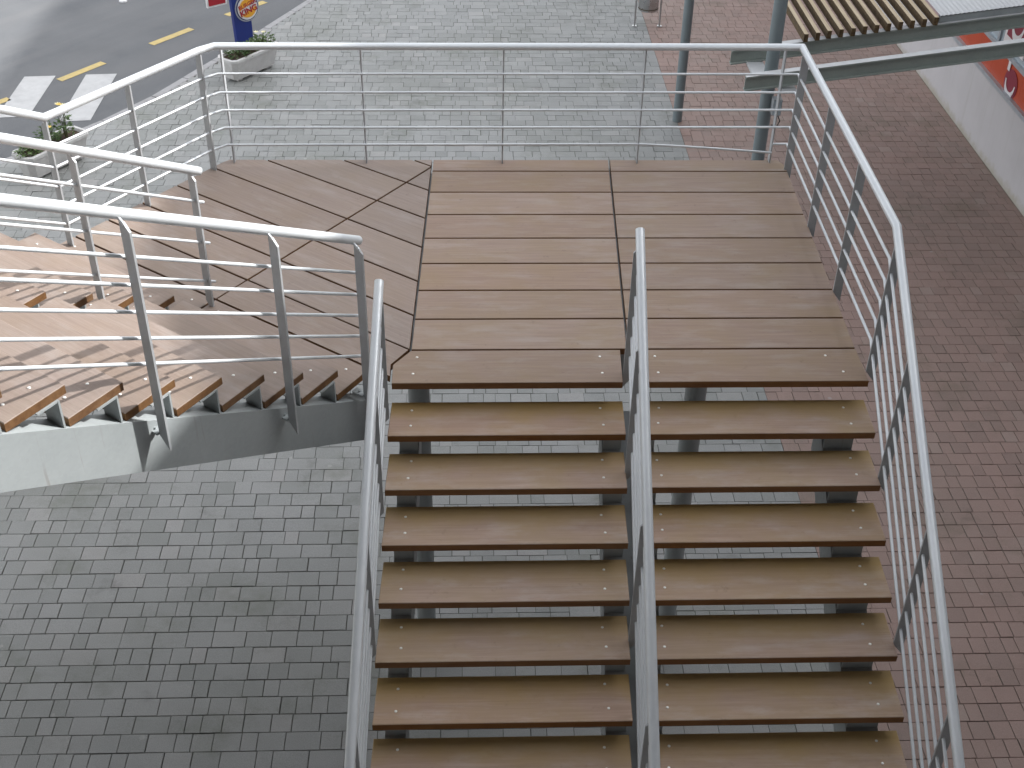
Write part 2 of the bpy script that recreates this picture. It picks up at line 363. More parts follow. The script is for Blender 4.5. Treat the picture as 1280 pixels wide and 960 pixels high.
# pavers: those that show largest are single objects, the rest one mesh for each kind
def to_px(p):
    d = Vector(p)-cam.matrix_world.translation; z = d.dot(fw); return 640+f_px*d.dot(r2)/z, 480-f_px*d.dot(u2)/z, z
def lay(xl, xr, y0, y1, lens, wts, rnd):
    out = []; y = y0
    while y < y1:
        x = (xl(y) if callable(xl) else xl)-rnd.uniform(0, 0.2)*(1 if callable(xl) else 0); xe = xr
        while x < xe-0.04:
            L = rnd.choices(lens, wts)[0]
            if x+L > xe-0.06: L = xe-x
            out.append((x, y, L)); x += L
        y += 0.1705
    return out
def pave(parent, items, mat, rnd, minx=None):
    vis = []
    for it in items:
        u, v, z = to_px((it[0]+it[2]/2, it[1]+0.085, 0))
        on = 5 < u < 1275 and 5 < v < 955 and z > 0
        if on and parent is gp: on = (u < 445 and v > 575+(u-455)*-0.14+25) or (440 <= u < 1000 and False)
        if on and parent is rp: on = u > 1080+(v-475)*0.25
        vis.append((z if on else 1e6+z, it))
    vis.sort(key=lambda t: t[0])
    big = MB()
    for k, (zz, (x, y, L)) in enumerate(vis):
        m = MB() if k < 300 else big
        gx = 0.0028; h = rnd.uniform(-0.0022, 0.0022); tx, ty = rnd.uniform(-.009, .009), rnd.uniform(-.009, .009)
        j = lambda: rnd.uniform(-0.0016, 0.0016)
        x0, x1, y0, y1 = x+gx+j(), x+L-gx+j(), y+gx+j(), y+0.1705-gx+j()
        if callable(minx):
            lim = minx(y+.08)
            if x1 < lim+0.03: continue
            x0 = max(x0, lim)
        cx, cy = (x0+x1)/2, (y0+y1)/2
        zf = lambda a, b: h+tx*(a-cx)+ty*(b-cy)
        if k < 1200: m.prism([(x0, y0), (x1, y0), (x1, y1), (x0, y1)], -0.0095, zf, 0.003, 0, 0)
        else:
            m.add([(a, b, -0.0095) for a, b in ((x0, y0), (x1, y0), (x1, y1), (x0, y1))]+[(a, b, zf(a, b)) for a, b in ((x0, y0), (x1, y0), (x1, y1), (x0, y1))],
                  [(4, 5, 6, 7), (0, 1, 5, 4), (1, 2, 6, 5), (2, 3, 7, 6), (3, 0, 4, 7)])
        if k < 300: m.build('paver', mat, parent)
    o = big.build('paver_field', mat, parent); o['kind'] = 'stuff'
rnd = random.Random(3)
pave(gp, lay(lambda y: max(kerb_x(y), -7.5), SPLIT, -6.0, 19.0, [.122, .16, .21, .268], [3, 3, 3, 3], rnd), 'gray', rnd, lambda y: kerb_x(y)+0.131)
pave(rp, lay(SPLIT, 7.1, -6.0, 19.0, [.115, .138, .165, .182], [2, 3, 3, 2], rnd), 'red', rnd)

# road markings: each painted mark a sheet of its own
def mark(name, poly, mat, label, group):
    o = MB().prism(ccw(poly), -0.0985, -0.095, 0, 0, 0).build(name, mat); tag(o, label, 'road marking', group)
for i, (xl, yt, yb, lab) in enumerate(((-7.03, 12.81, 11.3, 'white zebra stripe touching the yellow dashes, above the far-left handrail'), (-6.10, 12.90, 11.17, 'white zebra stripe behind the flowering planter, partly under the sloping handrail'))):
    mark('crossing_stripe', [(xl, yb), (xl+.46, yb+.06), (xl+.47, yt+.04), (xl, yt)], 'white', lab, 'zebra crossing stripes')
dashes = [((-7.62, 11.35), (-7.03, 11.98)), ((-6.46, 12.68), (-5.94, 13.39)), ((-5.335, 14.17), (-4.795, 14.88)), ((-4.30, 15.52), (-3.72, 16.20)), ((-3.2, 16.85), (-2.72, 17.5))]
dl = ['yellow road dash left of the zebra stripes, cut by the frame edge', 'yellow road dash between the two zebra stripes', 'yellow road dash in mid road, between zebra crossing and blue sign', 'yellow road dash passing behind the blue sign', 'yellow road dash beyond the blue sign, outside the picture']
for (a, b), lab in list(zip(dashes, dl))[:4]:
    a, b = Vector(a), Vector(b); d = (b-a).normalized(); n_ = Vector((-d.y, d.x))*0.07
    mark('yellow_dash', [tuple(a+n_), tuple(a-n_), tuple(b-n_), tuple(b+n_)], 'yellow', lab, 'yellow dashes along the road')
m = MB(); m.loft([[(-6.224+.075*math.cos(a)*s_, 16.17+.055*math.sin(a)*s_, -0.0985+h_) for a in [q*math.pi/4 for q in range(8)]] for s_, h_ in ((1, 0), (.95, .02), (.5, .035))])
tag(m.build('paper_scrap', 'paper'), 'small white crumpled scrap lying on the road at the top edge', 'litter')

# ------------------------------------------------------------------ buildings (right-hand shops; the building the photograph is taken from)
shop = thing('shop_building', 'white shop building with orange window band along the red paving', 'building', (7.1, 9, 0))
WX = 7.1
MB().hexa([(WX, -8.6, 0), (24, -8.6, 0), (24, 34, 0), (WX, 34, 0)], [(WX, -8.6, 1.0), (24, -8.6, 1.0), (24, 34, 1.0), (WX, 34, 1.0)]).build('plinth_wall', 'wall', shop)
MB().hexa([(WX+.25, -8.6, 3.9), (24, -8.6, 3.9), (24, 34, 3.9), (WX+.25, 34, 3.9)], [(WX+.25, -8.6, 9.845), (23.9, -8.6, 9.845), (23.9, 34, 9.845), (WX+.25, 34, 9.845)]).build('upper_wall', 'plaster', shop)
MB().hexa([(WX, -8.7, 9.85), (24, -8.7, 9.85), (24, 34, 9.85), (WX, 34, 9.85)], [(WX, -8.7, 10.06), (24, -8.7, 10.06), (24, 34, 10.06), (WX, 34, 10.06)]).build('roof_coping', 'slab', shop)
MB().box((WX+.6, 12.7, 2.45), (.02, 0, 0), (0, 21.2, 0), (0, 0, 1.44)).build('inner_wall', 'plaster', shop)
MB().box((WX+.05, 12.7, 1.03), (.06, 0, 0), (0, 21.2, 0), (0, 0, .03)).build('sill', 'frame', shop)
MB().box((WX+.07, 12.7, 1.47), (.035, 0, 0), (0, 21.2, 0), (0, 0, .03)).build('transom', 'frame', shop)
MB().box((WX+.1, 12.7, 3.87), (.08, 0, 0), (0, 21.2, 0), (0, 0, .06)).build('window_head', 'frame', shop)
yy = -7.5; k = 0
while yy < 33:
    MB().box((WX+.085, yy, 2.655), (.04, 0, 0), (0, .03, 0), (0, 0, 1.155)).build('mullion', 'frame', shop)
    a, b = yy+.035, min(yy+1.05-.035, 33.5)
    MB().box((WX+.06, (a+b)/2, 1.25), (.012, 0, 0), (0, (b-a)/2+.0335, 0), (0, 0, .19)).build('orange_panel', 'orange', shop)
    p = MB().box((WX+.08, (a+b)/2, 2.655), (.008, 0, 0), (0, (b-a)/2, 0), (0, 0, 1.155)).build('pane', 'glass', shop)
    yy += 1.05; k += 1
def on_wall(y, z, o=0.0): return (WX+.046-o, y, z)
def emblem(yc, zc, s):
    # burgundy disc-shaped field, white smile crescent and short white bar
    n = 20
    m = MB(); ring = [on_wall(yc+.20*s*math.cos(a), zc-.02*s+.17*s*math.sin(a), .0) for a in [2*math.pi*i/n for i in range(n)]]
    ring2 = [(x-.006, y_, z_) for x, y_, z_ in ring]
    m.loft([ring, ring2]).build('emblem_field', 'burg', shop)
    out, inn = [], []
    for i in range(13):
        t = math.pi*(1.0+i/12); out.append((yc+.15*s*math.cos(t), zc-.0*s+.20*s*math.sin(t)*1.0)); inn.append((yc+.125*s*math.cos(t), zc+.0*s+.115*s*math.sin(t)))
    v1 = [on_wall(a, b, .007) for a, b in out]+[on_wall(a, b, .007) for a, b in inn]; v2 = [(x-.005, a, b) for x, a, b in v1]
    n = 13; ff = [(i, i+1, n+i+1, n+i) for i in range(n-1)]
    MB().add(v1+v2, ff+[tuple(2*n+j for j in f_[::-1]) for f_ in ff]+[(i, 2*n+i, 2*n+i+1, i+1) for i in range(n-1)]+[(n+i, n+i+1, 3*n+i+1, 3*n+i) for i in range(n-1)]).build('emblem_smile', 'wvinyl', shop)
    MB().box(on_wall(yc+.14*s, zc+.15*s, .010), (.003, 0, 0), (0, .035*s, 0), (0, 0, .055*s)).build('emblem_bar', 'wvinyl', shop)
emblem(9.62, 1.22, 1.12)
for yb in (8.93, 8.85):
    MB().box(on_wall(yb, 1.24, .004), (.003, 0, 0), (0, .018, 0), (0, .02, .10)).build('emblem_stroke', 'wvinyl', shop)
# larger burgundy field with a white arc on the pane above
def pane_emblem(yc, zc):
    MB().box((WX+.066, yc, zc), (.003, 0, 0), (0, .36, 0), (0, 0, .27)).build('emblem_backing', 'wvinyl', shop)
    MB().add([(WX+.061, yc+.30, zc-.16), (WX+.061, yc-.30, zc-.16), (WX+.061, yc-.24, zc+.26), (WX+.061, yc+.24, zc+.26)], [(0, 1, 2, 3)]).build('emblem_field', 'burg', shop)
    out, inn = [], []
    for i in range(13):
        t = math.pi*(1+i/12); out.append((yc+.22*math.cos(t), zc+.2+.37*math.sin(t))); inn.append((yc+.19*math.cos(t), zc+.2+.26*math.sin(t)))
    n = 13
    MB().add([(WX+.057, a, b) for a, b in out]+[(WX+.057, a, b) for a, b in inn], [(i, i+1, n+i+1, n+i) for i in range(n-1)]).build('emblem_smile', 'wvinyl', shop)
pane_emblem(9.86, 1.84)

mall = thing('terrace_building', 'concrete terrace building at the head of the upper flight, behind the viewer', 'building', (0, -9, 0))
TZ = Z0+2.89
MB().prism([(-9, -16), (12, -16), (12, -5.35), (-2.72, -5.35), (-3.60, -4.16), (-5.80, -2.52), (-9, -4.9)], TZ-.35, TZ, 0.01, 0, 0).build('terrace_slab', 'slab', mall)
MB().hexa([(-9, -16, 0), (7.0, -16, 0), (7.0, -6.4, 0), (-9, -6.4, 0)], [(-9, -16, TZ-.36), (7.0, -16, TZ-.36), (7.0, -6.4, TZ-.36), (-9, -6.4, TZ-.36)]).build('ground_floor_wall', 'plaster', mall)
MB().hexa([(-9, -16, TZ+.01), (7.0, -16, TZ+.01), (7.0, -7.6, TZ+.01), (-9, -7.6, TZ+.01)], [(-9, -16, 9.69), (7.0, -16, 9.69), (7.0, -7.6, 9.69), (-9, -7.6, 9.69)]).build('upper_wall', 'plaster', mall)
MB().prism([(-18, -5.0), (-9.01, -5.0), (-6.7, -3.2), (-6.4, -2.0), (-6.4, 5.6), (-18, 5.6)], TZ-.35, TZ-.004, 0.01, 0, 0).build('added_wing_slab', 'slab', mall)  # unseen wing added to cut skylight on the ground under the stairs
MB().hexa([(-18, -16, 0), (-9.01, -16, 0), (-9.01, 2.4, 0), (-18, 2.4, 0)], [(-18, -16, TZ-.36), (-9.01, -16, TZ-.36), (-9.01, 2.4, TZ-.36), (-18, 2.4, TZ-.36)]).build('added_wing_wall', 'plaster', mall)  # lower wall of the added wing
MB().hexa([(-18, -5, TZ+.01), (-9.2, -5, TZ+.01), (-9.2, 2.4, TZ+.01), (-18, 2.4, TZ+.01)], [(-18, -5, 9.69), (-9.2, -5, 9.69), (-9.2, 2.4, 9.69), (-18, 2.4, 9.69)]).build('added_wing_upper_wall', 'plaster', mall)  # upper storey of the added wing
MB().prism([(-9, -16), (7.0, -16), (7.0, -1.9), (-9, -1.9)], 9.7, 9.95, 0.01, 0, 0).build('unseen_roof_overhang', 'slab', mall)  # unseen roof, edge pushed forward to deepen shade on treads and ground

# ------------------------------------------------------------------ the stair
H, G = 0.17, 0.28
TH = 0.046; TD = 0.323
bolt_me = None
def bolt(parent, x, y, z):
    global bolt_me
    if bolt_me is None:
        rr = [[(0.0085*s_*math.cos(a), 0.0085*s_*math.sin(a), h_) for a in [q*math.pi/4 for q in range(8)]] for s_, h_ in ((1, -.001), (1, .002), (.6, .0035))]
        m = MB().loft(rr, 0, True, True); o = m.build('bolt', 'bolt', parent, False); bolt_me = o.data
        WLOC[o.name] = Vector((x, y, z)); o.location = Vector((x, y, z))-WLOC[parent.name]; return o
    return link('bolt', bolt_me, parent, (x, y, z))
BV = Vector((0.804, -0.595)); BN = Vector((0.595, 0.804))      # along / across the slanting boards
P0 = Vector((-0.736, 0.158)); RUN = Vector((-0.165, -0.2503)); TV = Vector((-0.804, 0.595)); W_UP = 2.69
RH = RUN.normalized()

# --- landing
land = thing('stair_landing', 'mitred hardwood deck landing where the two stair flights meet', 'landing', V3(0.3, 1.4, -3.4))
GAP = 0.0072
def board(poly, mats, z=0.0, parent=land, name='board'):
    poly = inset(ccw(poly), GAP)
    if len(poly) < 3: return None
    return MB().prism(poly, Z0+z-TH, Z0+z, 0.003, 1, 0).build(name, mats, parent)
SA = Vector((-0.504, 0.350)); SB = Vector((-0.416, 2.825)); sd = (SB-SA).normalized(); sn = Vector((sd.y, -sd.x))   # main seam, normal to the right
YF = 2.945
big = [(-4, -2), (4, -2), (4, YF), (-4, YF)]
right = clip(big, SA, sn); right = clip(right, (2.262, 0), (-1, .033)); right = clip(right, (2.312, YF), (-.9, -.42))
jy = [0.350+0.3426*i for i in range(8)]+[YF+.01]
cs = (0.824, 0); cdir = Vector((0.05, 1)).normalized(); cn = Vector((cdir.y, -cdir.x))
for a, b in zip(jy[:-1], jy[1:]):
    strip = clip(clip(right, (0, a), (0, 1)), (0, b), (0, -1))
    for sgn in (-1, 1):
        p = clip(strip, cs, cn*sgn)
        if len(p) >= 3: board(p, ['wood', 'edge'])
# front boards (top treads of the lower flight)
p = [(-0.611, 0), (0.782, 0), (0.800, 0.350), (-.504, .350), (-.611, .198)]
tb = board(p, ['wood', 'edge'])
for x, y in ((-.48, .10), (-.46, .27), (.66, .10), (.66, .27)): bolt(tb, x, y, Z0)
p = [(0.858, 0), (2.271, 0), (2.275, .350), (.868, .350)]
tb = board(p, ['wood', 'edge'])
for x, y in ((2.13, .10), (2.06, .27), (1.0, .10), (1.0, .27)): bolt(tb, x, y, Z0)
# slanting side
left = clip(big, SA, -sn)
EA = Vector((-2.121, 2.794)); ed = Vector((0.402, 0.538)).normalized(); left = clip(left, EA, Vector((ed.y, -ed.x)))
left = clip(left, (-1.995, YF), Vector((.13, -.126)).normalized()*1)
seam_y = [0.350, 0.733, 1.146, 1.592, 2.003, 2.430, 2.825]
offs = [Vector((SA.x+(y-.35)*sd.x/sd.y, y)).dot(BN) for y in seam_y]; offs.append(offs[-1]+.34)
offs0 = P0.dot(BN)
dseam = Vector((-1.32, -1.824)).normalized(); dn_ = Vector((dseam.y, -dseam.x))
for a, b in zip(offs[:-1], offs[1:]):
    strip = clip(clip(left, BN*a, BN), BN*b, -BN)
    for sgn in (-1, 1):
        q = clip(strip, SB, dn_*sgn)
        if len(q) >= 3: board(q, ['wood_d', 'edge_d'])
CT = 1.31
def meet(o, sh):                                     # where the slanting seam (shifted by sh) crosses the line BN.x = o
    p = SB+dn_*sh; return p+dseam*((o-p.dot(BN))/dseam.dot(BN))
o0, o1 = offs0+GAP, offs[0]-GAP
pm = Vector((-.611-GAP, .198)); sg = 1 if (SA-SB).dot(dn_) > 0 else -1
pl = [SA-BN*GAP-BV*GAP*1.6, pm, Vector((pm.x, (o0-BN.x*pm.x)/BN.y)), meet(o0, sg*GAP), meet(o1, sg*GAP)]
MB().prism(ccw([tuple(p) for p in pl]), Z0-TH, Z0, 0, 1, 0).build('board', ['wood_d', 'edge_d'], land)
strip = clip(clip(left, BN*offs0, BN), BN*offs[0], -BN)
board(clip(strip, SB, dn_*-sg), ['wood_d', 'edge_d'])
for t0, t1 in ((0.0, CT), (CT, W_UP)):
    a, b = P0+TV*t0, P0+TV*t1
    tb = board([tuple(a), tuple(b), tuple(b+RH*TD), tuple(a+RH*TD)], ['wood_d', 'edge_d'])
    for t in (t0+.12, t1-.12):
        for d in (.095, .245):
            c = P0+TV*t+RH*d; bolt(tb, c.x, c.y, Z0)
# steel frame and columns below
def beam_box(a, b, w_, h_, name, mat, parent):
    a, b = Vector(a), Vector(b); d = (b-a); dh = Vector((d.x, d.y, 0)).normalized(); n_ = Vector((dh.y, -dh.x, 0))*(w_/2); hz = Vector((0, 0, h_))
    return MB().hexa([a-n_-hz, a+n_-hz, a+n_, a-n_], [b-n_-hz, b+n_-hz, b+n_, b-n_]).build(name, mat, parent)
zb = -TH-.002
for a, b in (((-.38, .62), (2.05, .62)), ((-1.75, 2.72), (2.18, 2.72)), ((2.02, .42), (2.06, 2.88)), ((.842, .37), (.968, 2.9)), ((-.503, .37), (-.418, 2.8))):
    zk = zb-(.004 if a[1] == b[1] else 0)
    beam_box(V3(*a, zk), V3(*b, zk), .10, .20, 'beam', 'galv', land)
c1 = P0+TV*.25-RH*.45; c2 = P0+TV*2.45-RH*.45
beam_box(V3(c1.x, c1.y, zb), V3(c2.x, c2.y, zb), .10, .20, 'beam', 'galv', land)
for x, y in ((1.44, .95), (-.49, .98)):
    m = MB().tube([V3(x, y, -3.4), V3(x, y, zb-.20)], .075, 20)
    o = m.build('support_column', 'galv', land)
    MB().box(V3(x, y, -3.394), (.13, 0, 0), (0, .13, 0), (0, 0, .006)).build('base_plate', 'galv', o)
    if y < 1.5 : MB().box(V3(x, y, zb-.102), (.05, 0, 0), (0, .30, 0), (0, 0, .095)).build('head_beam', 'galv', o)

# --- flights
def bracket(parent, c, across, along, ztop, zbot, wd):
    """upright plate on the stringer with a foot and a head flange; across / along are unit plan vectors"""
    A = Vector((*across, 0))*(wd/2); L = Vector((*along, 0)); c = Vector((c[0], c[1], 0))
    m = MB(); h2 = (ztop-zbot)/2
    m.box(c+Vector((0, 0, (ztop+zbot)/2)), A, L*.005, (0, 0, h2))
    m.box(c+L*.06+Vector((0, 0, ztop-.004)), A*.97, L*.055, (0, 0, .004))
    o = m.build('bracket', 'galv', parent)
    return o
def flight(root, base, tread, run, halves, stringers, n, sign, mats, bolts_in):
    """base: nosing point of step 0 at t=0; tread: unit along the treads; run: vector of one going; sign: +1 climbs, -1 descends"""
    base, tread, run = Vector(base), Vector(tread), Vector(run); rh = run.normalized(); g_ = run.length
    back = rh*(1 if sign > 0 else -1)              # from nosing to the back of a tread
    for k in range(1, n+1):
        z = sign*k*H
        for (t0, t1) in halves:
            nose = base+run*k
            j = random.uniform(-.003, .003)
            a, b = nose+tread*(t0+j), nose+tread*(t1+j); jd = random.uniform(-.002, .002)
            poly = ccw([tuple(a+back*jd), tuple(b+back*jd), tuple(b+back*TD), tuple(a+back*TD)])
            o = MB().prism(poly, Z0+z-TH, Z0+z, 0.0035, 1, 0).build('tread', mats, root)
            for t in (t0+bolts_in[0], t1-bolts_in[1]):
                for d in (.095+random.uniform(-.012, .012), .245+random.uniform(-.012, .012)):
                    c = nose+tread*(t+random.uniform(-.012, .012))+back*d; bolt(o, c.x, c.y, Z0+z)
    slope = H/g_
    def ztop(s): return -TH+sign*slope*s-(TD*slope if True else 0)     # s: plan distance along run from step 0 nosing
    for (t0, t1, brs) in stringers:
        s0, s1 = (-.02, n*g_+.30 if sign > 0 else (3.32-TH-TD*slope)/slope)
        m = MB(); q = []
        for s in (s0, s1):
            for t in (t0, t1):
                p = base+rh*s+tread*t
                q.append(V3(p.x, p.y, ztop(s))); q.append(V3(p.x, p.y, ztop(s)-.305))
        # order: s0t0 top,bot, s0t1 top,bot, s1t0 top,bot, s1t1 top,bot
        m.add(q, [(0, 2, 6, 4), (1, 5, 7, 3), (0, 4, 5, 1), (2, 3, 7, 6), (0, 1, 3, 2), (4, 6, 7, 5)])
        st = m.build('stringer', 'galv', root)
        # welded edges of the plate
        for k in range(1, n+1):
            z = sign*k*H; bo = 0.055 if sign > 0 else 0.085; sp = k*g_+bo*sign
            for b0, b1 in brs:
                c = base+run*k+back*bo+tread*((b0+b1)/2)
                bracket(st, c, tread, back, Z0+z-TH-.0015, Z0+ztop(sp)+.001, b1-b0)
low = thing('stair_flight', 'lower flight of wide open hardwood treads descending towards the viewer', 'stairs', V3(0.7, -5.2, -3.4))
def low_t(x): return x
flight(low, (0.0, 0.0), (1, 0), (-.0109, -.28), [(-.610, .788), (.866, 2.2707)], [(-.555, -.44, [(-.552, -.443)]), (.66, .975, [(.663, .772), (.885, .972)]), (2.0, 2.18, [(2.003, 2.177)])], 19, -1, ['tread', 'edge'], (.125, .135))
upf = thing('stair_flight', 'upper flight of slanting hardwood treads climbing to the left of the landing', 'stairs', (-3.5, -2.0, 0))
flight(upf, P0, TV, RUN, [(0.0, CT-.045), (CT+.045, W_UP)], [(-.015, .105, [(-.012, .102)]), (CT-.16, CT+.16, [(CT-.155, CT-.055), (CT+.055, CT+.155)]), (W_UP-.105, W_UP+.015, [(W_UP-.102, W_UP+.012)])], 16, 1, ['wood_d', 'edge_d'], (.12, .12))
for k_ in (15,):
    for t in (.05, CT, W_UP-.05):
        p = P0+RUN*k_+TV*t
        MB().tube([(p.x, p.y, 0), (p.x, p.y, Z0+H*k_-.52)], .07, 16).build('support_column', 'galv', upf)

# ------------------------------------------------------------------ railings
BARS = (0.211, 0.357, 0.499, 0.641, 0.783)
R_TUBE, R_BAR = 0.0265, 0.0096
def post(parent, p, ztop, zbot, out, wd=0.058, th=0.012, shift=0.012, spacer=None):
    """flat bar set across the rail; out: unit plan vector pointing away from the stair; foot cut to a point"""
    out = Vector((out[0], out[1])).normalized(); al = Vector((-out.y, out.x))
    prof = [(-wd/2, zbot+.075), (wd/2, zbot), (wd/2, ztop-.055), (wd/2-.034, ztop-.016), (-wd/2, ztop-.016)]
    A = [Vector((p[0]+out.x*(u+shift)+al.x*th/2, p[1]+out.y*(u+shift)+al.y*th/2, z)) for u, z in prof]
    B = [Vector((p[0]+out.x*(u+shift)-al.x*th/2, p[1]+out.y*(u+shift)-al.y*th/2, z)) for u, z in prof]
    n = len(prof)
    o = MB().loft([A, B]).build('post', 'post', parent)
    MB().tube([(p[0]+out.x*shift, p[1]+out.y*shift, ztop-.03), (p[0], p[1], ztop+.006)], .008, 8).build('stub', 'rail', o)
    if spacer:
        a = Vector((p[0]+out.x*(shift-wd/2+.004), p[1]+out.y*(shift-wd/2+.004), zbot+.085)); b = a-Vector((out.x, out.y, 0))*spacer
        MB().box((a+b)/2, Vector((out.x, out.y, 0))*(spacer/2), Vector((al.x, al.y, 0))*.022, (0, 0, .005)).build('fixing_plate', 'galv', o)
        MB().tube([(a+b)/2+Vector((0, 0, .005)), (a+b)/2+Vector((0, 0, .016))], .008, 6).build('bolt_head', 'galv', o)
    return o
def railing(root, pts, bars=BARS, skip=()):
    MB().tube(pts, R_TUBE, 18).build('handrail', 'rail', root)
    for i, d in enumerate(bars):
        if i in skip: continue
        MB().tube([Vector(p)-Vector((0, 0, d)) for p in pts], R_BAR, 8).build('rail_bar', 'rail', root)
DL = Vector((-.0109, -.28, -.17))          # one step of the lower flight
DU = Vector((RUN.x, RUN.y, .17))           # one step of the upper flight
RT = .95
def at_line(S, D, k): return S+D*k
# perimeter railing: down the right of the lower flight, round the landing, up the far side of the upper flight
K = V3(2.294, .199, RT); R0 = V3(2.345, 2.881, RT); R1 = V3(-1.976, 2.850, RT); R2 = V3(-2.081, 2.757, RT); C = V3(-2.876, 1.625, RT)
per = thing('railing', 'long railing round the outer edge of the landing and down its right side', 'railing', V3(2.3, 1.5, -.1))
ptsP = [K+DL*18.0, K, R0, R1, R2, C, C+DU*15]
railing(per, ptsP, skip=(4,))
d4 = Vector((0, 0, BARS[4]))
xb4 = Vector((1.185, 2.872, 0)); xb5 = Vector((2.235, 2.880, 0))
zz = Z0+RT-BARS[4]
mid = [Vector((xb4.x+(xb5.x-xb4.x)*t, xb4.y+(xb5.y-xb4.y)*t, zz-.075*t**1.25)) for t in (0, .25, .5, .75, 1)]
MB().tube([C+DU*15-d4, C-d4, R2-d4, R1-d4, mid[0]]+mid[1:], R_BAR, 8).build('rail_bar', 'rail', per)['label'] = 'lowest bar, sagging at its right end'
MB().tube([Vector((2.235, 2.88, zz)), R0-d4, K-d4, K+DL*18-d4], R_BAR, 8).build('rail_bar', 'rail', per)
for x in (-1.945, -.925, .13, xb4.x): post(per, (x, 2.872+.02), Z0+RT-.01, Z0-.10, (0, 1), th=.010)
post(per, (2.235, 2.905), Z0+RT-.01, Z0-.10, (0, 1), th=.010)
nL = Vector((-ed.y, ed.x))
post(per, (-2.075, 2.762), Z0+RT-.01, Z0-.10, nL)
post(per, (-2.464, 2.205), Z0+RT-.01, Z0-.10, nL)
post(per, (C.x, C.y), Z0+RT-.01, Z0-.08, nL)
for y in (2.78, 1.88, 1.03): post(per, (2.294+(y-.199)*.019, y), Z0+RT-.01, Z0-.09, (1, 0))
for k_ in (.3, 2.45, 5.35, 8.2, 11.1, 14.0, 16.9):
    p = K+DL*k_; post(per, p, p.z-.012, p.z-RT-.03+(.0 if k_ > 1 else -.0), (1, 0))
for k_ in (2.9, 5.8, 8.7, 11.6, 14.4):
    p = C+DU*k_; post(per, p, p.z-.012, p.z-RT-.09, TV)
# centre rail of the lower flight
S = V3(.821, .165, RT)
cen = thing('railing', 'centre railing dividing the lower flight into two lanes', 'railing', V3(.8, -2.5, -1.6))
railing(cen, [S, S+DL*18])
for k_ in (.25, 2.1, 5.1, 8.15, 11.2, 14.2, 17.2):
    p = S+DL*k_; post(cen, p, p.z-.012, p.z-RT-.06, (-1, 0), shift=.004)
# left rail of the lower flight
S = V3(-.636, -.11, .785)
lef = thing('railing', 'left railing of the lower flight, beside the open ground', 'railing', V3(-.65, -2.7, -1.6))
railing(lef, [S, S+DL*17])
for k_ in (.25, 2.0, 4.45, 7.35, 10.2, 13.1, 16):
    p = S+DL*k_; post(lef, p, p.z-.012, p.z-RT+.02, (-1, 0), shift=.004)
# near rail and centre rail of the upper flight
S = V3(-.773, .053, RT)
nea = thing('railing', 'near railing of the upper flight, bolted to the broad grey stringer', 'railing', V3(-2, -1.8, -.5))
railing(nea, [S+DU*-.12, S+DU*15.5])
for k_ in (.1, 2.3, 5.25, 8.2, 11.2, 14.2):
    p = S+DU*k_; post(nea, p, p.z-.012, p.z-RT-.31+(.12 if k_ < 1 else 0), -TV, shift=.052, spacer=.08)
S = V3(-1.788, .885, RT)
mid_r = thing('railing', 'middle railing of the upper flight, standing between its two tread rows', 'railing', V3(-3, -.9, .2))
railing(mid_r, [S+DU*-.12, S+DU*15.5])
for k_ in (.1, 2.85, 5.8, 8.7, 11.7, 14.5):
    p = S+DU*k_; post(mid_r, p, p.z-.012, p.z-RT-.06, -TV, shift=0)

# ------------------------------------------------------------------ canopy in front of the shops
can = thing('canopy', 'steel canopy with timber slats reaching from posts to the shop wall', 'canopy', (5, 8.5, 0))
def cz(x): return Z0-.487+.14*(x-2.645)                # top of the beams
def ibeam(y, x0, x1):
    hb, wf, tf, tw = .15, .085, .012, .014
    prof = [(-wf/2, 0), (wf/2, 0), (wf/2, -tf), (tw/2, -tf), (tw/2, -hb+tf), (wf/2, -hb+tf), (wf/2, -hb), (-wf/2, -hb), (-wf/2, -hb+tf), (-tw/2, -hb+tf), (-tw/2, -tf), (-wf/2, -tf)]
    rings = [[(x, y+u, cz(x)+v) for u, v in prof] for x in (x0, x1)]
    o = MB().loft(rings).build('beam', 'beam', can)
    MB().hexa([(x0, y-wf/2, cz(x0)+.0005), (x0, y+wf/2, cz(x0)+.0005), (x0, y+wf/2, cz(x0)+.004), (x0, y-wf/2, cz(x0)+.004)],
              [(x1, y-wf/2, cz(x1)+.0005), (x1, y+wf/2, cz(x1)+.0005), (x1, y+wf/2, cz(x1)+.004), (x1, y-wf/2, cz(x1)+.004)]).build('lit_flange_top', 'beamtop', o)  # paler sheet: light falling on the top flange, put into its colour
for yc in (6.1, 11.05):
    x0 = 2.62
    ibeam(yc+.36, x0, WX-.002); ibeam(yc-.33, x0+.02, WX-.002)
    o = MB().tube([(2.97, yc, 0), (2.97, yc, 5.2)], .068, 24).build('column', 'column', can)
    for dy, sx in ((.36, -.10), (-.33, .10)):
        MB().box((2.97+sx, yc+dy*.62, cz(2.97)-.175), (.085, 0, 0), (0, .21, 0), (0, 0, .012)).build('seat_bracket', 'beamtop', o)
for i in range(12):
    x = 3.363+i*.12; zc = cz(x)+.006
    y0 = 6.40+random.uniform(-.008, .008); y1 = 11.48
    m = MB(); a = [(x-.0225, y0, zc), (x+.0225, y0, zc), (x+.0225, y0, zc+.085), (x-.0225, y0, zc+.085)]; b = [(p_[0], y1, p_[2]) for p_ in a]
    m.add(a+b, [(0, 1, 2, 3), (4, 7, 6, 5), (0, 4, 5, 1), (1, 5, 6, 2), (2, 6, 7, 3), (3, 7, 4, 0)], [1, 1, 1, 1, 0, 1])
    m.build('slat', ['slatw', 'slate'], can)
